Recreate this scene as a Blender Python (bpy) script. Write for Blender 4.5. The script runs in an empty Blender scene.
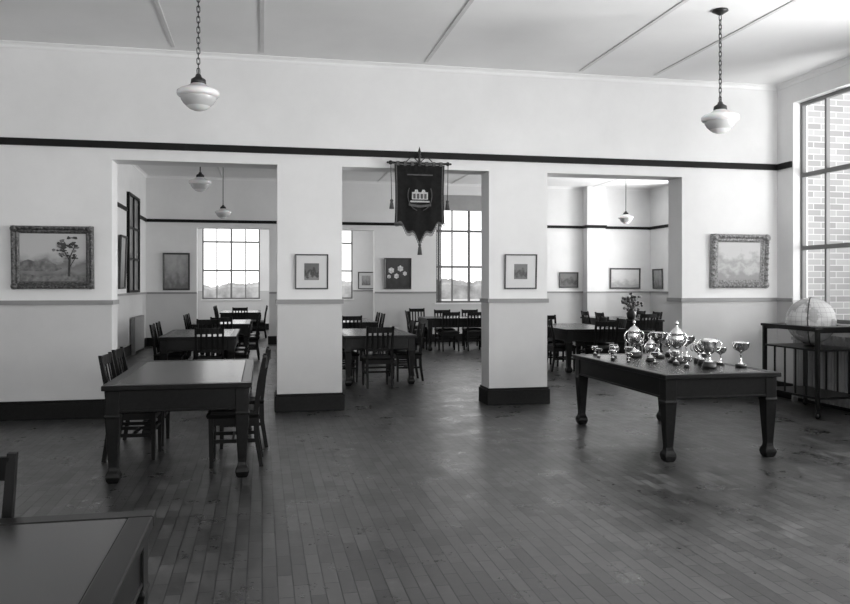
import bpy, bmesh, math, random
from mathutils import Vector, Matrix
random.seed(4)
S = bpy.context.scene
COL = S.collection

# ------------------------------------------------------------------ materials
def new_mat(name):
    m = bpy.data.materials.new(name); m.use_nodes = True
    nt = m.node_tree
    return m, nt, nt.nodes['Principled BSDF']

def g(v): return (v, v, v, 1)

def mat(name, v, rough=0.5, metal=0.0, var=0.12, scale=6.0, stretch=(1,1,1), bump=0.0, spec=0.5):
    m, nt, b = new_mat(name)
    tc = nt.nodes.new('ShaderNodeTexCoord'); mp = nt.nodes.new('ShaderNodeMapping')
    mp.inputs['Scale'].default_value = stretch
    n = nt.nodes.new('ShaderNodeTexNoise'); n.inputs['Scale'].default_value = scale; n.inputs['Detail'].default_value = 4
    r = nt.nodes.new('ShaderNodeValToRGB')
    r.color_ramp.elements[0].position = 0.3; r.color_ramp.elements[1].position = 0.7
    r.color_ramp.elements[0].color = g(v*(1-var)); r.color_ramp.elements[1].color = g(min(1, v*(1+var)))
    L = nt.links.new
    L(tc.outputs['Object'], mp.inputs[0]); L(mp.outputs[0], n.inputs['Vector']); L(n.outputs['Fac'], r.inputs[0])
    L(r.outputs[0], b.inputs['Base Color'])
    b.inputs['Roughness'].default_value = rough; b.inputs['Metallic'].default_value = metal
    b.inputs['Specular IOR Level'].default_value = spec
    if bump:
        bp = nt.nodes.new('ShaderNodeBump'); bp.inputs['Strength'].default_value = bump; bp.inputs['Distance'].default_value = 0.01
        L(n.outputs['Fac'], bp.inputs['Height']); L(bp.outputs[0], b.inputs['Normal'])
    return m

def wall_mat():
    m, nt, b = new_mat('wall_paint')
    L = nt.links.new
    geo = nt.nodes.new('ShaderNodeNewGeometry'); sp = nt.nodes.new('ShaderNodeSeparateXYZ')
    L(geo.outputs['Position'], sp.inputs[0])
    gt = nt.nodes.new('ShaderNodeMath'); gt.operation = 'GREATER_THAN'; gt.inputs[1].default_value = 1.33
    L(sp.outputs['Z'], gt.inputs[0])
    n = nt.nodes.new('ShaderNodeTexNoise'); n.inputs['Scale'].default_value = 0.9; n.inputs['Detail'].default_value = 7
    n.inputs['Roughness'].default_value = 0.65
    L(geo.outputs['Position'], n.inputs['Vector'])
    mx = nt.nodes.new('ShaderNodeMix'); mx.data_type = 'RGBA'
    L(gt.outputs[0], mx.inputs[0]); mx.inputs[6].default_value = g(0.58); mx.inputs[7].default_value = g(0.82)
    r = nt.nodes.new('ShaderNodeValToRGB'); r.color_ramp.elements[0].position = .3; r.color_ramp.elements[1].position = .7
    r.color_ramp.elements[0].color = g(0.90); r.color_ramp.elements[1].color = g(1.0)
    L(n.outputs['Fac'], r.inputs[0])
    mu = nt.nodes.new('ShaderNodeMix'); mu.data_type = 'RGBA'; mu.blend_type = 'MULTIPLY'; mu.inputs[0].default_value = 1
    L(mx.outputs[2], mu.inputs[6]); L(r.outputs[0], mu.inputs[7]); L(mu.outputs[2], b.inputs['Base Color'])
    b.inputs['Roughness'].default_value = 0.6; b.inputs['Specular IOR Level'].default_value = 0.3
    return m

def floor_mat():
    m, nt, b = new_mat('floor_blocks')
    L = nt.links.new
    geo = nt.nodes.new('ShaderNodeNewGeometry'); sp = nt.nodes.new('ShaderNodeSeparateXYZ'); cb = nt.nodes.new('ShaderNodeCombineXYZ')
    L(geo.outputs['Position'], sp.inputs[0]); L(sp.outputs['Y'], cb.inputs[0]); L(sp.outputs['X'], cb.inputs[1])
    br = nt.nodes.new('ShaderNodeTexBrick'); br.offset = 0.5; br.offset_frequency = 2
    br.inputs['Color1'].default_value = g(0.058); br.inputs['Color2'].default_value = g(0.135); br.inputs['Mortar'].default_value = g(0.006)
    br.inputs['Scale'].default_value = 1; br.inputs['Mortar Size'].default_value = 0.0038
    br.inputs['Mortar Smooth'].default_value = 0.2
    br.inputs['Brick Width'].default_value = 0.30; br.inputs['Row Height'].default_value = 0.078
    L(cb.outputs[0], br.inputs['Vector'])
    n = nt.nodes.new('ShaderNodeTexNoise'); n.inputs['Scale'].default_value = 2.2; n.inputs['Detail'].default_value = 12; n.inputs['Roughness'].default_value = 0.78
    L(geo.outputs['Position'], n.inputs['Vector'])
    r = nt.nodes.new('ShaderNodeValToRGB'); r.color_ramp.elements[0].position = 0.36; r.color_ramp.elements[1].position = 0.66
    r.color_ramp.elements[0].color = g(0.40); r.color_ramp.elements[1].color = g(1.0)
    r.color_ramp.elements.new(0.53).color = g(0.50)
    L(n.outputs['Fac'], r.inputs[0])
    mu = nt.nodes.new('ShaderNodeMix'); mu.data_type = 'RGBA'; mu.blend_type = 'MULTIPLY'; mu.inputs[0].default_value = 1
    L(br.outputs['Color'], mu.inputs[6]); L(r.outputs[0], mu.inputs[7])
    L(mu.outputs[2], b.inputs['Base Color'])
    rr = nt.nodes.new('ShaderNodeMapRange'); rr.inputs[1].default_value = .3; rr.inputs[2].default_value = .7
    rr.inputs[3].default_value = 0.20; rr.inputs[4].default_value = 0.46
    L(n.outputs['Fac'], rr.inputs[0]); L(rr.outputs[0], b.inputs['Roughness'])
    bp = nt.nodes.new('ShaderNodeBump'); bp.inputs['Strength'].default_value = 0.35; bp.inputs['Distance'].default_value = 0.004; bp.invert = True
    L(br.outputs['Fac'], bp.inputs['Height']); L(bp.outputs[0], b.inputs['Normal'])
    b.inputs['Specular IOR Level'].default_value = 0.55
    return m

def brick_mat():
    m, nt, b = new_mat('exterior_brick')
    L = nt.links.new
    geo = nt.nodes.new('ShaderNodeNewGeometry'); sp = nt.nodes.new('ShaderNodeSeparateXYZ'); cb = nt.nodes.new('ShaderNodeCombineXYZ')
    ad = nt.nodes.new('ShaderNodeMath'); L(geo.outputs['Position'], sp.inputs[0])
    L(sp.outputs['X'], ad.inputs[0]); L(sp.outputs['Y'], ad.inputs[1]); L(ad.outputs[0], cb.inputs[0]); L(sp.outputs['Z'], cb.inputs[1])
    br = nt.nodes.new('ShaderNodeTexBrick')
    br.inputs['Color1'].default_value = g(0.24); br.inputs['Color2'].default_value = g(0.36); br.inputs['Mortar'].default_value = g(0.50)
    br.inputs['Scale'].default_value = 1; br.inputs['Mortar Size'].default_value = 0.006
    br.inputs['Brick Width'].default_value = 0.24; br.inputs['Row Height'].default_value = 0.086
    L(cb.outputs[0], br.inputs['Vector']); L(br.outputs['Color'], b.inputs['Base Color'])
    b.inputs['Roughness'].default_value = 0.9
    return m

def paint_mat(name, stops, scale=3.0, grad=0.6):
    """procedural painted picture: vertical gradient distorted with noise -> tone ramp"""
    m, nt, b = new_mat(name); L = nt.links.new
    tc = nt.nodes.new('ShaderNodeTexCoord'); sp = nt.nodes.new('ShaderNodeSeparateXYZ'); L(tc.outputs['Generated'], sp.inputs[0])
    n = nt.nodes.new('ShaderNodeTexNoise'); n.inputs['Scale'].default_value = scale; n.inputs['Detail'].default_value = 6
    L(tc.outputs['Generated'], n.inputs['Vector'])
    a = nt.nodes.new('ShaderNodeMath'); a.operation = 'MULTIPLY'; a.inputs[1].default_value = grad; L(sp.outputs['Z'], a.inputs[0])
    c = nt.nodes.new('ShaderNodeMath'); c.operation = 'MULTIPLY_ADD'; c.inputs[1].default_value = 1-grad
    L(n.outputs['Fac'], c.inputs[0]); L(a.outputs[0], c.inputs[2])
    r = nt.nodes.new('ShaderNodeValToRGB'); els = r.color_ramp.elements
    while len(els) < len(stops): els.new(0.5)
    for e, (p, v) in zip(els, stops): e.position = p
    for e, (p, v) in zip(els, stops): e.color = g(v)
    L(c.outputs[0], r.inputs[0]); L(r.outputs[0], b.inputs['Base Color']); b.inputs['Roughness'].default_value = 0.45
    return m

M_wall = wall_mat(); M_floor = floor_mat(); M_brick = brick_mat()
M_ceil = mat('ceiling_plaster', 0.86, 0.7, var=0.04, scale=1.0)
M_batten = mat('ceiling_batten_paint', 0.66, 0.6, var=0.04)
M_dado = mat('dado_paint', 0.26, 0.5, var=0.05)
M_dark = mat('dark_stained_wood', 0.008, 0.45, var=0.35, scale=5, stretch=(6,1,6), spec=0.15)
M_rail = mat('dark_rail_wood', 0.010, 0.5, var=0.2, spec=0.15)
M_table = mat('table_oak', 0.006, 0.3, var=0.4, scale=4, stretch=(8,1,8), spec=0.18)
M_top = mat('table_leather_inset', 0.020, 0.24, var=0.25, scale=3, spec=0.6)
M_chair = mat('chair_wood', 0.006, 0.45, var=0.3, scale=6, spec=0.14)
M_seat = mat('chair_seat_leather', 0.012, 0.35, var=0.2, scale=8, spec=0.3)
M_white = mat('window_paint', 0.16, 0.5, var=0.04)
M_steel = mat('window_steel', 0.14, 0.5, var=0.1)
M_sill = mat('sill_paint', 0.75, 0.5, var=0.03)
M_metal = mat('dark_bronze', 0.03, 0.4, metal=0.4, var=0.2)
M_opal = mat('opal_glass', 0.80, 0.15, var=0.02)
M_opal.node_tree.nodes['Principled BSDF'].inputs['Subsurface Weight'].default_value = 0.15
M_opal2 = mat('opal_glass_band', 0.50, 0.25, var=0.03)
M_silver = mat('silver_plate', 0.80, 0.16, metal=1.0, var=0.06, scale=20)
M_base = mat('ebony_plinth', 0.01, 0.3, var=0.2)
M_gilt = mat('gilt_gesso', 0.10, 0.42, metal=0.3, var=0.7, scale=45, bump=0.8)
M_gilt2 = mat('pale_gilt_gesso', 0.26, 0.4, metal=0.3, var=0.6, scale=45, bump=0.8)
M_pframe = mat('picture_frame_wood', 0.05, 0.4, var=0.3, scale=20)
M_mount = mat('picture_mount', 0.66, 0.8, var=0.03)
M_rad = mat('radiator_paint', 0.25, 0.4, var=0.08)
M_cloth = mat('banner_velvet', 0.014, 0.9, var=0.25, scale=14, spec=0.12)
M_cloth2 = mat('banner_gold_thread', 0.07, 0.7, var=0.3, scale=40)
M_embl = mat('banner_emblem', 0.45, 0.7, var=0.4, scale=60)
M_curtain = mat('curtain_cloth', 0.12, 0.9, var=0.2, scale=10)
M_blind = mat('blind_cloth', 0.35, 0.8, var=0.05)
M_ground = mat('lawn', 0.36, 0.95, var=0.3, scale=0.3)
M_tree = mat('foliage', 0.27, 0.95, var=0.4, scale=0.5)
M_leaf = mat('bouquet_leaves', 0.06, 0.8, var=0.5, scale=20)
M_flower = mat('flower_petals', 0.2, 0.7, var=0.6, scale=25)
M_glassdk = mat('dim_window_glass', 0.30, 0.15, var=0.2, scale=2)
M_ink = mat('paint_dark', 0.035, 0.5, var=0.4, scale=20)
M_inkmid = mat('paint_mid', 0.15, 0.5, var=0.5, scale=20)
M_petal = mat('paint_white', 0.6, 0.5, var=0.4, scale=20)
def globe_mat():
    m, nt, b = new_mat('globe_map'); L = nt.links.new
    tc = nt.nodes.new('ShaderNodeTexCoord'); n = nt.nodes.new('ShaderNodeTexNoise'); n.inputs['Scale'].default_value = 4.2; n.inputs['Detail'].default_value = 8
    L(tc.outputs['Object'], n.inputs['Vector'])
    mp = nt.nodes.new('ShaderNodeMapping'); mp.inputs['Location'].default_value = (-6.495, -8.35, -1.095)
    L(tc.outputs['Object'], mp.inputs[0]); sp = nt.nodes.new('ShaderNodeSeparateXYZ'); L(mp.outputs[0], sp.inputs[0])
    r = nt.nodes.new('ShaderNodeValToRGB')
    e = r.color_ramp.elements; e[0].position = .49; e[0].color = g(.50); e[1].position = .53; e[1].color = g(.28)
    e.new(.7).color = g(.36)
    L(n.outputs['Fac'], r.inputs[0])
    at = nt.nodes.new('ShaderNodeMath'); at.operation = 'ARCTAN2'; L(sp.outputs['Y'], at.inputs[0]); L(sp.outputs['X'], at.inputs[1])
    def lines(src, k, thr):
        a = nt.nodes.new('ShaderNodeMath'); a.operation = 'MULTIPLY'; a.inputs[1].default_value = k; L(src, a.inputs[0])
        f = nt.nodes.new('ShaderNodeMath'); f.operation = 'FRACT'; L(a.outputs[0], f.inputs[0])
        l = nt.nodes.new('ShaderNodeMath'); l.operation = 'LESS_THAN'; l.inputs[1].default_value = thr; L(f.outputs[0], l.inputs[0]); return l
    l1 = lines(at.outputs[0], 12/math.pi, .05); l2 = lines(sp.outputs['Z'], 18, .05)
    mx = nt.nodes.new('ShaderNodeMath'); mx.operation = 'MAXIMUM'; L(l1.outputs[0], mx.inputs[0]); L(l2.outputs[0], mx.inputs[1])
    mm = nt.nodes.new('ShaderNodeMix'); mm.data_type = 'RGBA'; L(mx.outputs[0], mm.inputs[0]); L(r.outputs[0], mm.inputs[6]); mm.inputs[7].default_value = g(.24)
    L(mm.outputs[2], b.inputs['Base Color']); b.inputs['Roughness'].default_value = .25
    return m
M_globe = globe_mat()

# ------------------------------------------------------------------ mesh helpers
class B:
    def __init__(s, name, mats): s.bm = bmesh.new(); s.name = name; s.mats = mats
    def quad(s, pts, mi=0, smooth=False):
        vs = [s.bm.verts.new(p) for p in pts]
        f = s.bm.faces.new(vs); f.material_index = mi; f.smooth = smooth; return f
    def box(s, x0, x1, y0, y1, z0, z1, mi=0):
        v = [s.bm.verts.new(p) for p in [(x0,y0,z0),(x1,y0,z0),(x1,y1,z0),(x0,y1,z0),(x0,y0,z1),(x1,y0,z1),(x1,y1,z1),(x0,y1,z1)]]
        for q in [(3,2,1,0),(4,5,6,7),(0,1,5,4),(1,2,6,5),(2,3,7,6),(3,0,4,7)]:
            f = s.bm.faces.new([v[i] for i in q]); f.material_index = mi
    def stack(s, secs, mi=0):
        """secs: (cx,cy,z,wx,wy) stacked rectangular sections"""
        rings = []
        for cx, cy, z, wx, wy in secs:
            rings.append([s.bm.verts.new((cx+a*wx/2, cy+b*wy/2, z)) for a, b in [(-1,-1),(1,-1),(1,1),(-1,1)]])
        for r0, r1 in zip(rings, rings[1:]):
            for i in range(4):
                f = s.bm.faces.new([r0[i], r0[(i+1)%4], r1[(i+1)%4], r1[i]]); f.material_index = mi
        f = s.bm.faces.new(rings[0][::-1]); f.material_index = mi
        f = s.bm.faces.new(rings[-1]); f.material_index = mi
    def beam(s, p0, p1, w, h, mi=0, up=(0,0,1)):
        p0 = Vector(p0); p1 = Vector(p1); d = (p1-p0).normalized(); u = Vector(up)
        if abs(d.dot(u)) > 0.99: u = Vector((0,1,0))
        a = d.cross(u).normalized(); b = a.cross(d).normalized()
        r = [[s.bm.verts.new(p + a*w/2*i + b*h/2*j) for i, j in [(-1,-1),(1,-1),(1,1),(-1,1)]] for p in (p0, p1)]
        for i in range(4):
            f = s.bm.faces.new([r[0][i], r[0][(i+1)%4], r[1][(i+1)%4], r[1][i]]); f.material_index = mi
        for q in (r[0][::-1], r[1]):
            f = s.bm.faces.new(q); f.material_index = mi
    def lathe(s, prof, cx=0, cy=0, seg=24, mi=0, z=0):
        rings = []
        for r, h in prof:
            if r < 1e-5: rings.append([s.bm.verts.new((cx, cy, z+h))])
            else: rings.append([s.bm.verts.new((cx+r*math.cos(2*math.pi*i/seg), cy+r*math.sin(2*math.pi*i/seg), z+h)) for i in range(seg)])
        for a, b in zip(rings, rings[1:]):
            for i in range(seg):
                j = (i+1) % seg
                if len(a) == 1 and len(b) == 1: continue
                if len(a) == 1: q = [a[0], b[j], b[i]]
                elif len(b) == 1: q = [a[i], a[j], b[0]]
                else: q = [a[i], a[j], b[j], b[i]]
                f = s.bm.faces.new(q); f.material_index = mi; f.smooth = True
    def tube(s, pts, r, seg=8, mi=0, closed=False):
        pts = [Vector(p) for p in pts]; n = len(pts); rings = []
        prev = None
        for i, p in enumerate(pts):
            if closed: d = (pts[(i+1)%n]-pts[i-1]).normalized()
            else: d = (pts[min(i+1, n-1)]-pts[max(i-1, 0)]).normalized()
            if prev is None:
                u = Vector((0,0,1)) if abs(d.z) < 0.9 else Vector((1,0,0))
                a = d.cross(u).normalized()
            else:
                a = (prev - d*prev.dot(d)).normalized()
            prev = a; b = d.cross(a)
            rings.append([s.bm.verts.new(p + (a*math.cos(2*math.pi*k/seg)+b*math.sin(2*math.pi*k/seg))*r) for k in range(seg)])
        m = n if closed else n-1
        for i in range(m):
            r0, r1 = rings[i], rings[(i+1)%n]
            for k in range(seg):
                f = s.bm.faces.new([r0[k], r0[(k+1)%seg], r1[(k+1)%seg], r1[k]]); f.material_index = mi; f.smooth = True
        if not closed:
            for q in (rings[0][::-1], rings[-1]):
                f = s.bm.faces.new(q); f.material_index = mi
    def ball(s, c, r, mi=0, seg=12, sz=1.0):
        prof = [(r*math.sin(math.pi*i/8), -r*sz*math.cos(math.pi*i/8)) for i in range(9)]
        prof[0] = (0, prof[0][1]); prof[-1] = (0, prof[-1][1])
        s.lathe(prof, c[0], c[1], seg, mi, c[2])
    def frame(s, x0, x1, z0, z1, prof, mi=0):
        """mitred frame in XZ plane facing -Y; prof: (inset, y)"""
        rings = []
        for ins, y in prof:
            rings.append([s.bm.verts.new(p) for p in [(x0+ins,y,z0+ins),(x1-ins,y,z0+ins),(x1-ins,y,z1-ins),(x0+ins,y,z1-ins)]])
        for a, b in zip(rings, rings[1:]):
            for i in range(4):
                f = s.bm.faces.new([a[i], a[(i+1)%4], b[(i+1)%4], b[i]]); f.material_index = mi
    def poly(s, pts, y, mi=0):
        s.quad([(x, y, z) for x, z in pts], mi)
    def mesh(s, bevel=0):
        bmesh.ops.recalc_face_normals(s.bm, faces=s.bm.faces)
        me = bpy.data.meshes.new(s.name); s.bm.to_mesh(me); s.bm.free()
        for m in s.mats: me.materials.append(m)
        return me
    def done(s, loc=(0,0,0), rot=(0,0,0), bevel=0):
        o = bpy.data.objects.new(s.name, s.mesh()); COL.objects.link(o)
        o.location = loc; o.rotation_euler = rot
        if bevel:
            md = o.modifiers.new('bevel', 'BEVEL'); md.width = bevel; md.segments = 2; md.limit_method = 'ANGLE'
        return o

def put(name, me, loc, rz=0, bevel=0):
    o = bpy.data.objects.new(name, me); COL.objects.link(o); o.location = loc; o.rotation_euler = (0,0,rz)
    if bevel:
        md = o.modifiers.new('bevel', 'BEVEL'); md.width = bevel; md.segments = 2; md.limit_method = 'ANGLE'
    return o

# ------------------------------------------------------------------ room dimensions
YW = 9.63; TH = 0.36; YB = YW+TH
XR = 6.96; XL = -6.0; HC = 4.27
Y2 = 20.7; XBL = -2.85; XBR = 10.87; Y3 = 27.5
OPEN1 = [(-1.70, 0.18), (0.96, 2.83), (3.61, 5.52)]
OH = 2.98

def wall_x(name, x0, x1, y0, y1, holes, z1=HC+0.15, m=M_wall):
    b = B(name, [m]); cur = x0
    for a, c, za, zb in sorted(holes):
        if a > cur: b.box(cur, a, y0, y1, 0, z1)
        if za > 0: b.box(a, c, y0, y1, 0, za)
        b.box(a, c, y0, y1, zb, z1); cur = c
    b.box(cur, x1, y0, y1, 0, z1)
    return b.done()
def wall_y(name, y0, y1, x0, x1, holes, z1=HC+0.15, m=M_wall):
    b = B(name, [m]); cur = y0
    for a, c, za, zb in sorted(holes):
        if a > cur: b.box(x0, x1, cur, a, 0, z1)
        if za > 0: b.box(x0, x1, a, c, 0, za)
        b.box(x0, x1, a, c, zb, z1); cur = c
    b.box(x0, x1, cur, y1, 0, z1)
    return b.done()

WZ0, WZ1 = 1.05, 3.97
wall_x('wall_arcade', XL-0.2, XR+0.22, YW, YB, [(a, c, 0, OH) for a, c in OPEN1])
wr = [(7.4, 9.3), (4.2, 6.1), (1.0, 2.9)]
wall_y('wall_right', -2, YW, XR, XR+0.22, [(a, c, WZ0, WZ1) for a, c in wr])
wall_y('wall_left', -2.2, YW, XL-0.2, XL, [])
wb = [(-4.5, -2.0), (0.0, 2.5), (4.0, 6.0)]
wall_x('wall_behind', XL, XR+0.22, -2.2, -2, [(a, c, WZ0, WZ1) for a, c in wb])
wall_x('wall_annex_brick', XR+0.22, XBR+0.25, YW, YB, [], m=M_brick)
wall_y('wall_annex_left', YB, Y2, XBL-0.2, XBL, [])
br_w = [(11.5, 13.4), (14.6, 16.5), (17.3, 19.2)]  # unseen windows, added to light the annex
wall_y('wall_annex_right', YB, Y2, XBR, XBR+0.25, [(a, c, WZ0, WZ1) for a, c in br_w])
wf = wall_x('wall_annex_far', XBL-0.2, XBR+0.25, Y2, Y2+0.3, [(-1.62, 0.18, 0, OH), (0.96, 2.93, 0, OH), (4.6, 6.5, WZ0, WZ1)])
wall_x('wall_end', XBL-0.2, 4.55, Y3, Y3+0.25, [(-1.98, -0.07, WZ0, WZ1), (1.2, 3.12, WZ0, WZ1)])
wall_y('wall_end_left', Y2+0.3, Y3, XBL-0.2, XBL, [(22.5, 25.5, WZ0, WZ1)])
wall_y('wall_end_right', Y2+0.3, Y3, 4.3, 4.55, [(22.8, 25.2, WZ0, WZ1)])
b = B('wall_pilaster', [M_wall]); b.box(8.82, 9.36, Y2-0.3, Y2, 0, HC); b.done()

b = B('floor', [M_floor])
b.box(XL-0.2, XR+0.22, -2.2, YB, -0.15, 0); b.box(XBL-0.2, XBR+0.25, YB, Y2+0.3, -0.15, 0); b.box(XBL-0.2, 4.55, Y2+0.3, Y3+0.25, -0.15, 0)
b.done()
b = B('ceiling', [M_ceil])
b.box(XL-0.2, XR+0.22, -2.2, YW, HC, HC+0.15); b.box(XBL-0.2, XBR+0.25, YB, Y2, HC, HC+0.15); b.box(XBL-0.2, 4.55, Y2+0.3, Y3, HC, HC+0.15)
b.done()
b = B('trim_1', [M_batten])   # ceiling battens
for x in (-4, -3, -1.0, 0.0, 1.97, 3.99, 5.02):
    b.box(x-0.022, x+0.022, -2, YW-0.2, HC-0.01, HC)
for x in (-1.0, 1, 3, 5, 7, 9):
    b.box(x-0.022, x+0.022, YB+0.1, Y2-0.1, HC-0.01, HC)
b.done()
# cornice (small cove)
def cove_x(b, x0, x1, y, s):
    b.quad([(x0,y,HC-0.06),(x1,y,HC-0.06),(x1,y+s*0.012,HC-0.06),(x0,y+s*0.012,HC-0.06)])
    pts = [(0.012,-0.06),(0.02,-0.035),(0.04,-0.015),(0.06,-0.01),(0.06,0)]
    for (a,c),(d,e) in zip(pts, pts[1:]):
        b.quad([(x0,y+s*a,HC+c),(x1,y+s*a,HC+c),(x1,y+s*d,HC+e),(x0,y+s*d,HC+e)])
def cove_y(b, y0, y1, x, s):
    pts = [(0,-0.06),(0.012,-0.06),(0.02,-0.035),(0.04,-0.015),(0.06,-0.01),(0.06,0)]
    for (a,c),(d,e) in zip(pts, pts[1:]):
        b.quad([(x+s*a,y0,HC+c),(x+s*a,y1,HC+c),(x+s*d,y1,HC+e),(x+s*d,y0,HC+e)])
b = B('trim_2', [M_ceil])
cove_x(b, XL, XR, YW, -1); cove_y(b, -2, YW, XR, -1); cove_y(b, -2, YW, XL, 1)
cove_x(b, XBL, XBR, Y2, -1); cove_y(b, YB, Y2, XBL, 1); cove_y(b, YB, Y2, XBR, -1)
b.done()

# picture rail
b = B('trim_3', [M_rail]); e = 0.03
def prof_x(b, x0, x1, y, z, h, e):
    b.box(x0, x1, y-e, y, z-h/2, z+h/2)
prof_x(b, XL, XR, YW, 3.15, 0.08, 0.03); b.box(XR-0.03, XR, 9.32, YW, 3.11, 3.19)
prof_x(b, XBL, 4.52, Y2, 3.15, 0.075, 0.03); prof_x(b, 6.58, 8.82, Y2, 3.15, 0.075, 0.03); prof_x(b, 9.36, XBR, Y2, 3.15, 0.075, 0.03)
b.box(8.79, 9.39, Y2-0.33, Y2-0.3, 3.11, 3.19); b.box(8.79, 8.82, Y2-0.3, Y2-0.03, 3.11, 3.19)
b.box(XBL, XBL+0.03, YB, 17.8, 3.11, 3.19); b.box(XBL, XBL+0.03, 19.4, Y2, 3.11, 3.19); b.box(XBR-0.03, XBR, YB, 11.4, 3.11, 3.19); b.box(XBR-0.03, XBR, 19.3, Y2, 3.11, 3.19)
b.done()
# dado rail + baseboards
def around(b, x0, x1, y0, y1, z0, z1, e):
    b.box(x0-e, x1+e, y0-e, y0, z0, z1); b.box(x0-e, x1+e, y1, y1+e, z0, z1)
    b.box(x0-e, x0, y0, y1, z0, z1); b.box(x1, x1+e, y0, y1, z0, z1)
dado = B('trim_4', [M_dado]); base = B('baseboard_arcade', [M_dark])
for bb, z0, z1, e in ((dado, 1.302, 1.355, 0.018), (base, 0, 0.19, 0.03), (base, 0.19, 0.215, 0.018)):
    bb.box(XL, -1.70, YW-e, YW, z0, z1); bb.box(-1.70, -1.70+e, YW-e, YB+e, z0, z1); bb.box(XBL, -1.70, YB, YB+e, z0, z1)
    around(bb, 0.18, 0.96, YW, YB, z0, z1, e); around(bb, 2.83, 3.61, YW, YB, z0, z1, e)
    bb.box(5.52, XR, YW-e, YW, z0, z1); bb.box(5.52-e, 5.52, YW-e, YB+e, z0, z1); bb.box(5.52, XBR, YB, YB+e, z0, z1)
dado.box(XR-0.018, XR, 9.3, YW, 1.305, 1.352)
for x0, x1 in ((XBL, -1.62), (0.18, 0.96), (2.93, 4.6), (6.5, 8.82), (9.36, XBR)):
    dado.box(x0, x1, Y2-0.018, Y2, 1.305, 1.352)
dado.box(8.80, 9.38, Y2-0.318, Y2-0.3, 1.305, 1.352)
dado.box(XBL, XBL+0.018, YB, Y2, 1.305, 1.352); dado.box(XBR-0.018, XBR, 19.2, Y2, 1.305, 1.352)
dado.box(3.12, 4.3, Y3-0.018, Y3, 1.305, 1.352)
dado.done(); base.done(bevel=0.006)
b = B('baseboard_right', [M_dark]); b.box(XR-0.03, XR, -2, YW-0.03, 0, 0.21); b.done()
b = B('baseboard_annex', [M_dark])
for x0, x1 in ((XBL, -1.62), (0.15, 0.99), (2.93, 8.79), (9.39, XBR)):
    b.box(x0, x1, Y2-0.03, Y2, 0, 0.21)
b.box(8.79, 9.39, Y2-0.33, Y2-0.3, 0, 0.21)
b.box(XBL, XBL+0.03, YB+0.03, Y2-0.03, 0, 0.21); b.box(XBR-0.03, XBR, YB+0.03, Y2-0.03, 0, 0.21); b.box(XBL, 4.3, Y3-0.03, Y3, 0, 0.21)
b.done()

# ------------------------------------------------------------------ windows
def win_x(n, x0, x1, y, blind=False, curt=False, m=M_steel, sill=-0.1):
    b = B('window_%d' % n, [m, M_sill, M_blind, M_curtain]); z0, z1 = WZ0, WZ1
    f = 0.045
    b.box(x0, x0+f, y-0.03, y+0.03, z0, z1); b.box(x1-f, x1, y-0.03, y+0.03, z0, z1)
    b.box(x0+f, x1-f, y-0.03, y+0.03, z0, z0+f); b.box(x0+f, x1-f, y-0.03, y+0.03, z1-f, z1)
    for i in (1, 2, 3):
        xx = x0+(x1-x0)*i/4; w = 0.03 if i == 2 else 0.017
        b.box(xx-w, xx+w, y-0.025, y+0.025, z0+f, z1-f)
    for i in (1, 2):
        zz = z0+(z1-z0)*i/3; w = 0.028
        b.box(x0+f, x1-f, y-0.028, y+0.028, zz-w, zz+w)
    b.box(x0-0.04, x1+0.04, y+sill-0.08, y-0.03, z0-0.04, z0, 1)
    if blind: b.box(x0+0.03, x1-0.03, y-0.06, y-0.045, z1-0.42, z1, 2)
    if curt:
        for a in (x0, x1-0.16):
            for k in range(4): b.box(a+k*0.04, a+k*0.04+0.03, y-0.12-0.02*(k%2), y-0.08-0.02*(k%2), z0+0.0, z1-0.03, 3)
    return b.done()
def win_y(n, y0, y1, x, s, m=M_steel):
    b = B('window_%d' % n, [m, M_sill]); z0, z1 = WZ0, WZ1; f = 0.045
    b.box(x-0.03, x+0.03, y0, y0+f, z0, z1); b.box(x-0.03, x+0.03, y1-f, y1, z0, z1)
    b.box(x-0.03, x+0.03, y0+f, y1-f, z0, z0+f); b.box(x-0.03, x+0.03, y0+f, y1-f, z1-f, z1)
    for i in (1, 2, 3):
        yy = y0+(y1-y0)*i/4; w = 0.03 if i == 2 else 0.017
        b.box(x-0.025, x+0.025, yy-w, yy+w, z0+f, z1-f)
    for i in (1, 2):
        zz = z0+(z1-z0)*i/3
        b.box(x-0.028, x+0.028, y0+f, y1-f, zz-0.028, zz+0.028)
    if s: b.box(min(x+s*0.03, x+s*0.18), max(x+s*0.03, x+s*0.18), y0-0.04, y1+0.04, z0-0.04, z0, 1)
    return b.done()
win_y(1, 7.4, 9.3, 7.10, -1, M_white); win_y(2, 4.2, 6.1, 7.10, -1, M_white); win_y(3, 1.0, 2.9, 7.10, -1, M_white)
win_x(4, 4.6, 6.5, Y2+0.15, blind=True, curt=True)
win_x(5, -1.98, -0.07, Y3+0.13); win_x(6, 1.2, 3.12, Y3+0.13)
n = 7
for a, c in br_w: win_y(n, a, c, XBR+0.14, 0); n += 1
for a, c in wb: win_x(n, a, c, -2.1); n += 1
win_y(n, 22.5, 25.5, XBL-0.1, 0); n += 1
win_y(n, 22.8, 25.2, 4.43, 0); n += 1
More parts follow.
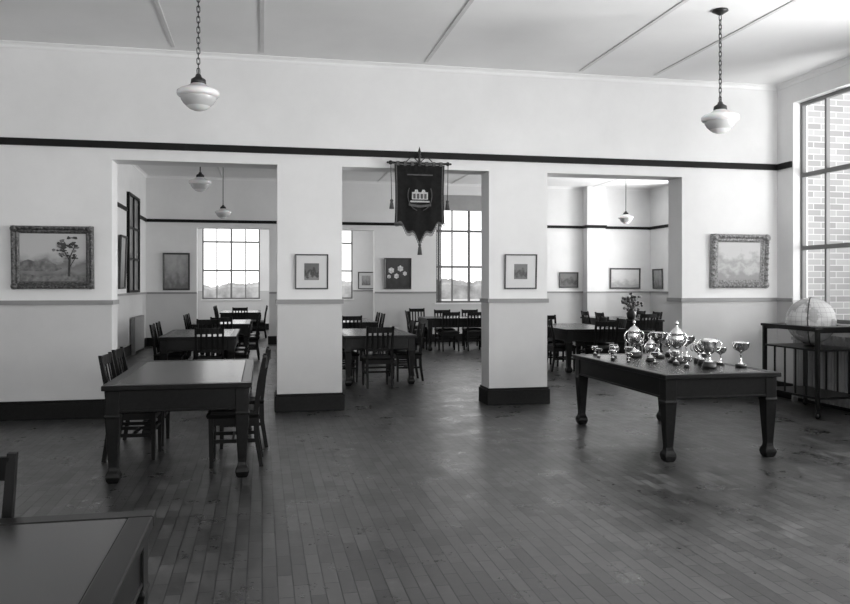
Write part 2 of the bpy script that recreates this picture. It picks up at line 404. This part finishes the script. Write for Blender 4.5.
# dim side window on annex left wall
b = B('window_%d' % n, [M_dark, M_glassdk])
y0, y1, z0, z1 = 17.9, 19.3, 1.42, 3.48
b.box(XBL, XBL+0.02, y0, y1, z0, z1, 1)
b.box(XBL, XBL+0.06, y0-0.06, y0, z0-0.06, z1+0.06); b.box(XBL, XBL+0.06, y1, y1+0.06, z0-0.06, z1+0.06)
b.box(XBL, XBL+0.06, y0, y1, z1, z1+0.06); b.box(XBL, XBL+0.06, y0, y1, z0-0.06, z0)
b.box(XBL+0.02, XBL+0.05, (y0+y1)/2-0.03, (y0+y1)/2+0.03, z0, z1)
for i in (1, 2): b.box(XBL+0.02, XBL+0.05, y0, y1, z0+(z1-z0)*i/3-0.02, z0+(z1-z0)*i/3+0.02)
b.done()

# ------------------------------------------------------------------ outside: lawn and a low distant belt of trees
b = B('ground_outside', [M_ground]); b.box(-200, 250, -60, 260, -1.4, -1.2); b.done()
b = B('tree_line', [M_tree])
N = 900; prev = None; y0 = 150
for i in range(N+1):
    x = -150+370*i/N
    top = 1.9+0.5*math.sin(x*.05)+.3*math.sin(x*.21+1)+.2*math.sin(x*.9)+random.uniform(-.2,.2)
    cur = [b.bm.verts.new((x, y0, -1.2)), b.bm.verts.new((x, y0+.6, top*.6)), b.bm.verts.new((x, y0+2, top)), b.bm.verts.new((x, y0+5, -1.2))]
    if prev:
        for k in range(3): b.bm.faces.new([prev[k], cur[k], cur[k+1], prev[k+1]])
    prev = cur
b.done()

# ------------------------------------------------------------------ tables
def table_mesh():
    b = B('reading_table', [M_table, M_top]); w, l, h = 1.12, 2.06, 0.76
    bw = 0.08
    b.box(-w/2, w/2, -l/2, -l/2+bw, h-0.04, h); b.box(-w/2, w/2, l/2-bw, l/2, h-0.04, h)
    b.box(-w/2, -w/2+bw, -l/2+bw, l/2-bw, h-0.04, h); b.box(w/2-bw, w/2, -l/2+bw, l/2-bw, h-0.04, h)
    b.box(-w/2+bw, w/2-bw, -l/2+bw, l/2-bw, h-0.035, h-0.002, 1)
    ax, ay = w/2-0.045, l/2-0.06
    for s in (-1, 1):
        b.box(-ax, ax, s*ay-0.014, s*ay+0.014, h-0.20, h-0.04)
        b.box(s*ax-0.014, s*ax+0.014, -ay, ay, h-0.20, h-0.04)
        b.box(-ax, ax, s*ay-0.02, s*ay+0.02, h-0.215, h-0.195)
        b.box(s*ax-0.02, s*ax+0.02, -ay, ay, h-0.215, h-0.195)
    for sx in (-1, 1):
        for sy in (-1, 1):
            cx, cy = sx*(w/2-0.075), sy*(l/2-0.09)
            b.stack([(cx,cy,0,.07,.07),(cx,cy,.018,.092,.092),(cx,cy,.05,.108,.108),(cx,cy,.075,.10,.10),(cx,cy,.10,.074,.074),
                     (cx,cy,.125,.066,.066),(cx,cy,.40,.098,.098),(cx,cy,.50,.108,.108),(cx,cy,.52,.118,.118),(cx,cy,.535,.105,.105),(cx,cy,h-0.042,.108,.108)])
    return b.mesh()
TM = table_mesh()
tables = [(3.93, 7.18, 0), (-0.64, 7.38, 0), (-0.915, 1.80, 0), (-0.94, 13.15, 0), (-0.80, 17.0, 0), (1.77, 12.88, 0), (1.8, 17.2, 0),
          (5.72, 13.85, 0), (8.15, 16.95, 0), (-0.6, 23.6, 0), (4.75, 18.3, math.pi/2)]
for x, y, r in tables: put('reading_table', TM, (x, y, 0), r, bevel=0.006)

# ------------------------------------------------------------------ chairs (face +Y locally, back at -Y)
def chair_mesh():
    b = B('slat_back_chair', [M_chair, M_seat]); hs = 0.45
    b.stack([(0,0.0,hs-0.035,.41,.41),(0,0,hs-0.01,.44,.43),(0,0,hs,.43,.42)], 0)
    b.stack([(0,0.0,hs,.39,.37),(0,0,hs+0.018,.37,.35),(0,0,hs+0.025,.32,.30)], 1)
    for s in (-1, 1):
        b.stack([(s*.185,.175,0,.028,.028),(s*.185,.175,.30,.038,.038),(s*.185,.175,hs-.03,.042,.042)])
        pts = [(s*.185,-.235,0,.03,.034),(s*.185,-.195,.25,.034,.04),(s*.185,-.19,.45,.036,.042),(s*.188,-.215,.66,.034,.036),(s*.192,-.265,.92,.032,.026)]
        b.stack(pts)
        b.beam((s*.185,-.19,.22),(s*.185,.175,.22),.018,.03)
        b.beam((s*.185,-.19,.385),(s*.185,.175,.385),.022,.06)
    b.beam((-.185,.175,.385),(.185,.175,.385),.022,.06); b.beam((-.185,-.19,.385),(.185,-.19,.385),.022,.06)
    b.beam((-.185,0,.22),(.185,0,.22),.018,.028); b.beam((-.185,.175,.27),(.185,.175,.27),.018,.028)
    N = 6
    for i in range(N):
        x0 = -.185+.37*i/N; x1 = -.185+.37*(i+1)/N
        c = lambda x: -0.02*(1-(x/.185)**2)
        b.beam((x0,-.255+c(x0),.865),(x1,-.255+c(x1),.865),.02,.085)
        b.beam((x0,-.205+c(x0)*.6,.57),(x1,-.205+c(x1)*.6,.57),.018,.04)
    for x in (-.115, -.04, .04, .115):
        cc = -0.02*(1-(x/.185)**2)
        b.beam((x,-.205+cc*.6,.57),(x,-.25+cc,.84),.032,.01, up=(0,1,0))
    return b.mesh()
CM = chair_mesh()
H = math.pi/2
chairs = [
 (-1.10, 7.40, -H), (-1.10, 8.02, -H), (-0.24, 6.97, H), (-0.2, 7.75, H),
 (-1.08, 2.84, math.pi),
 (-0.75, 11.98, 0), (-1.42, 12.9, -H), (-1.42, 13.6, -H), (-0.44, 12.75, H), (-0.44, 13.6, H), (-0.95, 14.4, math.pi),
 (-0.75, 15.78, 0), (-1.28, 16.7, -H), (-1.28, 17.4, -H), (-0.3, 16.6, H), (-0.3, 17.4, H),
 (1.70, 11.74, 0), (2.27, 12.45, H), (2.27, 13.2, H), (1.28, 12.5, -H), (1.28, 13.3, -H),
 (1.75, 15.95, 0), (2.3, 16.8, H), (2.3, 17.5, H), (1.32, 16.8, -H), (1.32, 17.5, -H),
 (4.25, 17.8, 0), (4.85, 17.78, 0), (5.35, 17.8, 0), (4.4, 18.85, math.pi), (5.1, 18.85, math.pi), (3.62, 18.3, -H),
 (5.25, 13.3, -H), (5.25, 14.1, -H), (5.75, 12.72, 0), (6.22, 13.4, H), (6.22, 14.2, H), (5.7, 14.98, math.pi), 
 (7.68, 16.5, -H), (7.68, 17.3, -H), (8.15, 15.82, 0), (8.64, 16.6, H), (8.64, 17.4, H),
 (-0.6, 22.45, 0), (-0.12, 23.2, H), (-1.08, 23.3, -H), (-0.12, 24.0, H), (-1.08, 24.1, -H),
 (4.0, 20.1, math.pi),
]
for x, y, r in chairs: put('slat_back_chair', CM, (x, y, 0), r + random.uniform(-.04, .04))

# ------------------------------------------------------------------ pendant lamps
def globe_light(x, y, chain=True):
    b = B('pendant_lamp', [M_metal, M_opal, M_opal2]); zt = 3.34
    b.lathe([(0,HC),(0.075,HC),(0.078,HC-0.015),(0.05,HC-0.03),(0.02,HC-0.05),(0,HC-0.05)], x, y, 20)
    if chain:
        z = HC-0.05; k = 0
        while z > zt+0.05:
            pts = []
            for i in range(12):
                a = 2*math.pi*i/12
                u = 0.013*math.cos(a); v = 0.018*math.sin(a) + (0.012 if math.sin(a) > 0 else -0.012)
                zz = z-0.03+v
                pts.append((x+u, y, zz) if k % 2 == 0 else (x, y+u, zz))
            b.tube(pts, 0.0042, 6, 0, closed=True); z -= 0.045; k += 1
        b.tube([(x,y,z+0.03),(x,y,zt-0.01)], 0.005, 6)
    else:
        b.tube([(x,y,HC-0.04),(x,y,zt)], 0.009, 8)
    b.lathe([(0,0.02),(0.02,0.015),(0.03,-0.01),(0.062,-0.03),(0.066,-0.065),(0.06,-0.07),(0,-0.07)], x, y, 24, 0, zt)
    b.lathe([(0.055,-0.062),(0.068,-0.075),(0.10,-0.095),(0.158,-0.118),(0.178,-0.132),(0.181,-0.15)], x, y, 32, 1, zt)
    b.lathe([(0.181,-0.15),(0.178,-0.168),(0.168,-0.178),(0.150,-0.184)], x, y, 32, 1, zt)
    b.lathe([(0.150,-0.184),(0.146,-0.205),(0.128,-0.235),(0.10,-0.262)], x, y, 32, 2, zt)
    b.lathe([(0.10,-0.262),(0.075,-0.282),(0.04,-0.296),(0,-0.30)], x, y, 32, 1, zt)
    b.done()
globe_light(-0.54, 7.07); globe_light(4.47, 7.07)
globe_light(-0.98, 13.2, False); globe_light(-0.87, 18.5, False); globe_light(8.8, 18.0, False)

# ------------------------------------------------------------------ pictures
def picture(name, x0, x1, z0, z1, wall_c, fr, fw, dep, canvas, mount=0, axis='x-', tilt=0.05, extra=None, fmat=None):
    w = x1-x0; h = z1-z0
    b = B(name, [fmat or M_pframe, M_mount, M_ink, M_inkmid, M_petal])
    X0, X1 = -w/2, w/2
    if fr == 'ornate':
        prof = [(0,0),(0,-dep*.55),(fw*.12,-dep*.9),(fw*.28,-dep),(fw*.42,-dep*.8),(fw*.55,-dep*.55),(fw*.75,-dep*.62),(fw*.85,-dep*.45),(fw,-dep*.3),(fw,-0.004)]
    else:
        prof = [(0,0),(0,-dep),(fw*.3,-dep*1.05),(fw,-dep*.7),(fw,-0.004)]
    b.frame(X0, X1, 0, h, prof, 0)
    b.quad([(X0,0,0),(X1,0,0),(X1,0,h),(X0,0,h)], 0)
    if fr == 'ornate':
        for k in range(int(w/0.075)+1):
            xx = X0+fw*.3+(w-fw*.6)*k/int(w/0.075)
            for zz in (fw*.3, h-fw*.3): b.ball((xx, -dep*.95, zz), fw*.2, 0, 8, 1)
        for k in range(1, int(h/0.075)):
            zz = fw*.3+(h-fw*.6)*k/int(h/0.075)
            for xx in (X0+fw*.3, X1-fw*.3): b.ball((xx, -dep*.95, zz), fw*.2, 0, 8, 1)
        for xx in (X0+fw*.4, X1-fw*.4):
            for zz in (fw*.4, h-fw*.4): b.ball((xx, -dep*.8, zz), fw*.45, 0, 10, 1)
    if mount: b.quad([(X0+fw,-0.006,fw),(X1-fw,-0.006,fw),(X1-fw,-0.006,h-fw),(X0+fw,-0.006,h-fw)], 1)
    if extra: extra(b, w, h)
    if axis == 'x-': loc = ((x0+x1)/2, wall_c, z0); rot = (tilt, 0, 0)
    elif axis == 'left': loc = (wall_c, (x0+x1)/2, z0); rot = (tilt, 0, math.pi/2)
    else: loc = (wall_c, (x0+x1)/2, z0); rot = (tilt, 0, -math.pi/2)
    o = b.done(loc, rot)
    c = B('canvas', [canvas]); ins = fw+mount
    c.quad([(X0+ins,-0.008,ins),(X1-ins,-0.008,ins),(X1-ins,-0.008,h-ins*1.0),(X0+ins,-0.008,h-ins*1.0)])
    co = c.done(); co.parent = o
    return o
C_land = paint_mat('landscape_painting', [(0.22,0.10),(0.34,0.22),(0.42,0.16),(0.47,0.34),(0.56,0.48)], 4, 0.62)
C_small1 = paint_mat('etching_dark', [(0.36,0.20),(0.43,0.05),(0.5,0.025),(0.56,0.10)], 4, 0.3)
C_small2 = paint_mat('etching_mid', [(0.3,0.14),(0.45,0.05),(0.6,0.16)], 4, 0.4)
C_right = paint_mat('pale_landscape', [(0.3,0.24),(0.42,0.42),(0.5,0.3),(0.62,0.5)], 5, 0.5)
C_grey = paint_mat('grey_portrait', [(0.3,0.15),(0.5,0.3),(0.7,0.4)], 5, 0.4)
C_dark = paint_mat('flower_ground', [(0.3,0.02),(0.6,0.05)], 5, 0.3)
C_pale = paint_mat('pale_watercolour', [(0.3,0.35),(0.5,0.6),(0.7,0.65)], 5, 0.5)

def tree_extra(b, w, h):
    y = -0.012
    x0, x1 = -w/2+.09, w/2-.09
    def P(u, v): return (x0+(x1-x0)*u, .09+(h-.18)*v)
    b.poly([P(0,.22),P(.5,.20),P(.64,.26),P(.54,.36),P(.40,.44),P(.26,.40),P(.12,.46),P(0,.40)], y, 3)
    b.poly([P(0,0),P(1,0),P(1,.1),P(.7,.16),P(.35,.10),P(0,.17)], y, 3)
    def P3(u, v): q = P(u, v); return (q[0], y-0.001, q[1])
    for a, c, t in [((.74,.10),(.755,.55),.024),((.755,.42),(.64,.72),.013),((.755,.5),(.84,.76),.013),((.72,.52),(.60,.58),.008),((.755,.3),(.86,.55),.009)]:
        b.beam(P3(*a), P3(*c), t, 0.002, 2, up=(0,1,0))
    random.seed(11)
    for k in range(46):
        u = .74+random.gauss(0,.10); v = .70+random.gauss(0,.12); r = random.uniform(.012,.03)
        u = min(max(u,.48),.95); v = min(max(v,.42),.92)
        cx, cz = P(u, v)
        b.poly([(cx+r*random.uniform(.5,1.4)*math.cos(t*math.pi/4), cz+r*.7*random.uniform(.5,1.4)*math.sin(t*math.pi/4)) for t in range(8)], y-0.002-0.0001*k, 2 if k % 3 else 3)
def flower_extra(b, w, h):
    for u, v, r in [(-.2,.60,.07),(.08,.66,.07),(-.04,.42,.06),(.22,.50,.05),(-.27,.40,.045)]:
        b.poly([(u*w*1.2+r*(1+.25*(t%2))*math.cos(t*math.pi/6), v*h+r*(1+.25*(t%2))*math.sin(t*math.pi/6)) for t in range(12)], -0.014, 4)
picture('framed_landscape_painting', -2.76, -1.886, 1.485, 2.20, YW-0.003, 'ornate', .085, .06, C_land, extra=tree_extra, fmat=M_gilt)
picture('framed_etching', .39, .789, 1.48, 1.905, YW-0.003, 'thin', .016, .02, C_small1, mount=.095)
picture('framed_etching', 3.03, 3.46, 1.48, 1.925, YW-0.003, 'thin', .016, .02, C_small2, mount=.11)
picture('framed_landscape_painting', 5.92, 6.785, 1.49, 2.22, YW-0.003, 'ornate', .11, .06, C_right, fmat=M_gilt2)
picture('framed_portrait', -2.44, -1.786, 1.40, 2.34, Y2-0.003, 'thin', .04, .04, C_grey, tilt=.03)
picture('framed_flower_painting', 3.18, 3.91, 1.42, 2.25, Y2-0.003, 'thin', .03, .04, C_dark, tilt=.03, extra=flower_extra)
picture('framed_watercolour', 3.3, 3.87, 1.39, 1.99, Y3-0.003, 'thin', .03, .03, C_grey, mount=.1, tilt=.03)
picture('framed_watercolour', 8.11, 8.67, 1.45, 1.89, Y2-0.003, 'thin', .035, .03, C_small2, tilt=.03)
picture('framed_watercolour', 9.62, 10.55, 1.42, 2.01, Y2-0.003, 'thin', .04, .03, C_pale, tilt=.03)
picture('framed_watercolour', 19.95, 20.5, 1.42, 1.98, XBR-0.003, 'thin', .04, .03, C_grey, axis='right', tilt=.03)
picture('framed_portrait', 16.8, 17.5, 1.45, 2.55, XBL+0.003, 'thin', .04, .04, C_grey, axis='left', tilt=.03)

# ------------------------------------------------------------------ banner
b = B('hanging_banner', [M_metal, M_cloth, M_cloth2, M_embl]); bx, by, bz = 1.90, 9.50, 3.03
b.tube([(bx-.35,by,bz),(bx+.35,by,bz)], .014, 10)
for s in (-1, 1):
    b.ball((bx+s*.36,by,bz), .026); b.ball((bx+s*.395,by,bz), .014)
b.lathe([(0,-.03),(.02,-.03),(.03,0),(.018,.03),(.012,.06),(.026,.085),(.012,.11),(.02,.14),(.008,.18),(0,.21)], bx, by, 12, 0, bz)
b.box(bx-.02, bx+.02, by, YW-0.001, bz-.012, bz+.012)
for s in (-1, 1):
    pts = [(bx+s*(.02+.14*t), by, bz+.02+.05*math.sin(t*math.pi)) for t in [i/10 for i in range(11)]]
    b.tube(pts, .006, 6)
NX, NZ = 44, 34
def low(u):
    a = abs(u)
    return 0.95-.26*a**.85+.03*math.cos(a*13)
grid = []
for i in range(NX+1):
    u = -1+2*i/NX; col = []
    for j in range(NZ+1):
        t = j/NZ; z = bz-.02-t*low(u)
        xx = bx+u*.315*(1-.03*math.sin(t*3))
        yy = by-.012+.014*math.sin(u*9+.4)*t
        col.append(b.bm.verts.new((xx, yy, z)))
    grid.append(col)
for i in range(NX):
    for j in range(NZ):
        f = b.bm.faces.new([grid[i][j], grid[i+1][j], grid[i+1][j+1], grid[i][j+1]]); f.smooth = True
        f.material_index = 2 if (j >= NZ-1 or i in (1, NX-2)) else 1
# bullion fringe along the lower edge
for i in range(0, NX+1):
    u = -1+2*i/NX; z = bz-.02-low(u); xx = bx+u*.315*(1-.03*math.sin(3)); yy = by-.012+.014*math.sin(u*9+.4)
    b.tube([(xx,yy,z+.005),(xx,yy,z-.035)], .0045, 5, 2)
for k in range(7):
    xx = bx-.27+.09*k; b.box(xx-.018, xx+.018, by-.018, by+.018, bz-.035, bz+.018, 2)
ey = by-.034
b.poly([(bx-.10,bz-.45),(bx+.10,bz-.45),(bx+.10,bz-.36),(bx+.07,bz-.36),(bx+.06,bz-.33),(bx+.03,bz-.33),(bx+.02,bz-.36),(bx-.02,bz-.36),(bx-.03,bz-.33),(bx-.06,bz-.33),(bx-.07,bz-.36),(bx-.10,bz-.36)], ey, 3)
for k in range(4): b.poly([(bx-.085+.046*k,bz-.44),(bx-.055+.046*k,bz-.44),(bx-.055+.046*k,bz-.38),(bx-.085+.046*k,bz-.38)], ey-.002, 2)
b.poly([(bx-.14,bz-.53),(bx,bz-.55),(bx+.14,bz-.53),(bx+.14,bz-.50),(bx,bz-.52),(bx-.14,bz-.50)], ey, 2)
b.poly([(bx-.12,bz-.485),(bx+.12,bz-.485),(bx+.12,bz-.465),(bx-.12,bz-.465)], ey, 3)
b.poly([(bx-.16,bz-.14),(bx+.16,bz-.14),(bx+.16,bz-.155),(bx-.16,bz-.155)], ey, 2)
for s in (-1, 1):
    b.tube([(bx+s*.15*math.cos(t), ey, bz-.40-.19*math.sin(t)) for t in [k*.12 for k in range(-4, 12)]], .006, 6, 2)
def tassel(x, z, l=.11):
    b.ball((x, by-.02, z), .02, 2, 10); b.lathe([(.012,-.01),(.02,-.03),(.03,-l),(0,-l)], x, by-.02, 10, 2, z)
for s in (-1, 1):
    b.tube([(bx+s*.36,by-.01,bz),(bx+s*.355,by-.02,bz-.2),(bx+s*.35,by-.02,bz-.46)], .005, 6, 2); tassel(bx+s*.35, bz-.47, .1)
tassel(bx, bz-1.01, .12)
b.done()

# ------------------------------------------------------------------ trophies
def cup(x, y, h, kind):
    b = B('trophy_cup', [M_silver, M_base]); r = h
    if kind == 'lid':
        b.lathe([(0,0),(.20*r,0),(.20*r,.05*r),(.16*r,.07*r),(.16*r,.13*r),(0,.13*r)], 0, 0, 24, 1)
        b.lathe([(.12*r,.13*r),(.11*r,.15*r),(.04*r,.19*r),(.03*r,.26*r),(.05*r,.28*r),(.03*r,.31*r),(.09*r,.35*r),(.15*r,.42*r),(.175*r,.52*r),(.17*r,.60*r),(.15*r,.66*r),(.17*r,.68*r),(.17*r,.69*r),(.15*r,.72*r),(.10*r,.78*r),(.04*r,.82*r),(.02*r,.86*r),(.035*r,.90*r),(.045*r,.93*r),(.02*r,.97*r),(0,r)], 0, 0, 28, 0)
        hz, hr, cr = .54*r, .12*r, .155*r
    elif kind == 'cup':
        b.lathe([(0,0),(.24*r,0),(.24*r,.12*r),(.20*r,.15*r),(.20*r,.22*r),(0,.22*r)], 0, 0, 24, 1)
        b.lathe([(.16*r,.22*r),(.14*r,.25*r),(.05*r,.30*r),(.035*r,.40*r),(.06*r,.43*r),(.04*r,.46*r),(.14*r,.52*r),(.23*r,.62*r),(.27*r,.76*r),(.27*r,.90*r),(.31*r,1.0*r),(.29*r,.99*r),(.25*r,.9*r),(.24*r,.7*r),(.1*r,.56*r),(0,.54*r)], 0, 0, 28, 0)
        hz, hr, cr = .78*r, .15*r, .26*r
    else:
        b.lathe([(0,0),(.22*r,0),(.22*r,.10*r),(.18*r,.13*r),(0,.13*r)], 0, 0, 24, 1)
        b.lathe([(.14*r,.13*r),(.12*r,.16*r),(.04*r,.22*r),(.03*r,.45*r),(.055*r,.50*r),(.03*r,.55*r),(.10*r,.62*r),(.24*r,.70*r),(.31*r,.82*r),(.33*r,.97*r),(.35*r,r),(.32*r,.98*r),(.29*r,.84*r),(.2*r,.74*r),(0,.68*r)], 0, 0, 28, 0)
        hz, hr, cr = .84*r, .09*r, .31*r
    for s in (-1, 1):
        pts = [(s*(cr+hr*math.sin(math.pi*t)*1.0), 0, hz+hr*1.25*math.cos(math.pi*t)) for t in [i/12 for i in range(13)]]
        b.tube(pts, .018*r+.001, 8, 0)
    return b.done((x, y, 0.76), (0, 0, random.uniform(-.5, .3)))
for a in [(4.06,7.18,.42,'lid'),(4.06,6.60,.27,'cup'),(4.40,6.62,.235,'gob'),(3.92,7.82,.40,'lid'),(3.86,7.34,.26,'lid'),(4.20,6.93,.22,'cup'),
          (3.58,8.07,.10,'cup'),(3.76,7.99,.12,'gob'),(3.66,7.76,.12,'cup'),(4.12,7.66,.27,'gob'),(3.97,7.56,.15,'cup'),(4.28,7.38,.25,'gob'),(3.92,6.95,.14,'cup'),
          (3.53,7.86,.09,'gob'),(3.72,7.54,.13,'gob'),(4.06,8.02,.26,'lid'),(3.78,7.10,.11,'gob'),(4.26,7.12,.19,'cup'),(4.14,6.80,.12,'gob'),
          (3.55,7.56,.10,'cup'),(3.60,7.30,.09,'gob'),(4.32,7.80,.20,'cup'),(4.34,6.86,.17,'gob'),(3.90,6.72,.11,'cup')]:
    cup(*a)

# ------------------------------------------------------------------ globe and its stand (one piece of furniture)
fg = bpy.data.objects.new('library_globe', None); COL.objects.link(fg); fg.location = (0,0,0)
b = B('stand', [M_table]); x0, x1, y0, y1, zt = 6.16, 6.83, 7.82, 8.88, 1.05
cx, cy, hr = 6.495, 8.35, .295
seg = 48; inner = []; outer = []
for zz in (zt-.03, zt):
    ri, ro = [], []
    for i in range(seg):
        a = 2*math.pi*(i+.5)/seg; c, s_ = math.cos(a), math.sin(a)
        k = min((x1-x0)/2/abs(c) if abs(c) > 1e-6 else 9, (y1-y0)/2/abs(s_) if abs(s_) > 1e-6 else 9)
        ri.append(b.bm.verts.new((cx+hr*c, cy+hr*s_, zz))); ro.append(b.bm.verts.new((cx+k*c, cy+k*s_, zz)))
    inner.append(ri); outer.append(ro)
for i in range(seg):
    j = (i+1) % seg
    b.bm.faces.new([inner[1][i], outer[1][i], outer[1][j], inner[1][j]]); b.bm.faces.new([inner[0][i], inner[0][j], outer[0][j], outer[0][i]])
    b.bm.faces.new([inner[0][i], inner[1][i], inner[1][j], inner[0][j]]); b.bm.faces.new([outer[0][i], outer[0][j], outer[1][j], outer[1][i]])
for xx in (x0+.045, x1-.045):
    for yy in (y0+.05, y1-.05):
        b.stack([(xx,yy,.07,.035,.035),(xx,yy,.3,.04,.04),(xx,yy,zt-.03,.042,.042)])
        b.lathe([(0,0),(.012,.002),(.03,.02),(.034,.035),(.03,.05),(.012,.07),(0,.07)], xx, yy, 12)
b.box(x0+.03, x1-.03, y0+.04, y1-.04, .77, .79); b.box(x0+.03, x1-.03, y0+.04, y1-.04, .22, .245)
for yy in (y0+.05, y1-.05): b.box(x0+.045, x1-.045, yy-.01, yy+.01, zt-.07, zt-.03)
b.box(x0+.035, x0+.055, y0+.05, y1-.05, zt-.055, zt-.03)
for k in range(1, 5):
    yy = y0+.05+(y1-y0-.1)*k/5
    for xx in (x0+.048, x1-.048): b.box(xx-.008, xx+.008, yy-.008, yy+.008, .245, .77)
b.lathe([(.10,.79),(.08,.80),(.03,.812),(0,.812)], cx, cy, 20)
so = b.done(); so.parent = fg
b = B('globe', [M_globe, M_metal])
gz = 1.10; R = .278
prof = [(R*math.sin(math.pi*i/24), -R*math.cos(math.pi*i/24)) for i in range(25)]; prof[0] = (0, -R); prof[-1] = (0, R)
b.lathe(prof, cx, cy, 48, 0, gz)
b.tube([(cx+.286*math.cos(2*math.pi*i/48)*.7071, cy+.286*math.cos(2*math.pi*i/48)*.7071, gz+.286*math.sin(2*math.pi*i/48)) for i in range(48)], .007, 6, 1, closed=True)
go = b.done(); go.parent = fg

# ------------------------------------------------------------------ radiators
def radiator(xw, s, y0, y1, h=.85):
    b = B('radiator', [M_rad]); n = int((y1-y0)/.055)
    for i in range(n):
        y = y0+.055*i+.02
        for k in (0.02, 0.065):
            xa = xw+s*k; b.stack([(xa+s*.01,y,.06,.03,.03),(xa+s*.01,y,.10,.036,.042),(xa+s*.01,y,h-.04,.036,.042),(xa+s*.01,y,h,.03,.026)])
    xa, xb = sorted((xw+s*.012, xw+s*.09))
    b.box(xa, xb, y0, y1-.02, .10, .14); b.box(xa, xb, y0, y1-.02, h-.09, h-.05)
    for yy in (y0+.02, y1-.06): b.box(xa, xb, yy, yy+.03, 0, .08)
    b.done()
radiator(XR-.031, -1, 7.5, 9.2, .9)
radiator(XBL+.031, 1, 18.2, 19.6, .82)

# ------------------------------------------------------------------ flower arrangement
b = B('flower_vase', [M_metal, M_flower, M_leaf])
b.lathe([(0,0),(.07,0),(.10,.06),(.11,.14),(.07,.20),(.05,.22),(.07,.25),(.06,.25),(.04,.22),(0,.18)], 0, 0, 20, 0)
random.seed(5)
for k in range(60):
    a = random.uniform(0, 6.28); rr = random.uniform(0, .24); zz = .30+random.uniform(0, .30)-rr*.4
    p = (rr*math.cos(a), rr*math.sin(a), zz); b.tube([(0,0,.22), (p[0]*.5, p[1]*.5, .22+(zz-.22)*.6), p], .004, 5, 2); b.ball(p, random.uniform(.022,.04), 1 if k % 2 else 2, 8)
b.done((8.05, 16.2, .76))

# ------------------------------------------------------------------ lights: added area fill lamps outside out-of-view windows, standing in for daylight
def area(name, loc, rot, sx, sy, p):
    l = bpy.data.lights.new(name, 'AREA'); l.shape = 'RECTANGLE'; l.size = sx; l.size_y = sy; l.energy = p
    o = bpy.data.objects.new(name, l); COL.objects.link(o); o.location = loc; o.rotation_euler = rot
    return o
T = math.radians(128)  # front-room fill lamps tilt upward to brighten the ceiling
for a, c in wr[1:]: area('window_fill_lamp', (XR+1.1, (a+c)/2, 1.5), (0, T, 0), 2.6, 2.2, 760)
for (a, c), p in zip(wb, (60, 260, 300)): area('window_fill_lamp', ((a+c)/2, -3.2, 1.5), (T, 0, 0), 2.3, 2.6, p)
for a, c in br_w: area('window_fill_lamp', (XBR+1.0, (a+c)/2, 1.9), (0, math.radians(118), 0), 2.7, 1.9, 430)
area('window_fill_lamp', (XBL-.4, 24, 2.5), (0, math.radians(-90), 0), 2.9, 3.0, 160)
area('window_fill_lamp', (4.8, 24, 2.5), (0, math.radians(90), 0), 2.9, 2.4, 120)

w = bpy.data.worlds.new('World'); S.world = w; w.use_nodes = True
bg = w.node_tree.nodes['Background']; bg.inputs[0].default_value = (1,1,1,1); bg.inputs[1].default_value = 2.0

# ------------------------------------------------------------------ camera
cd = bpy.data.cameras.new('camera'); cam = bpy.data.objects.new('camera', cd); COL.objects.link(cam)
cam.location = (0, 0, 1.53); cam.rotation_euler = (math.radians(90), 0, math.radians(-11.715))
cd.sensor_fit = 'HORIZONTAL'; cd.sensor_width = 36; cd.lens = 786/850*36; cd.shift_y = -17/850
cd.clip_end = 600
S.camera = cam
S.view_settings.view_transform = 'Standard'
S.view_settings.look = 'None'
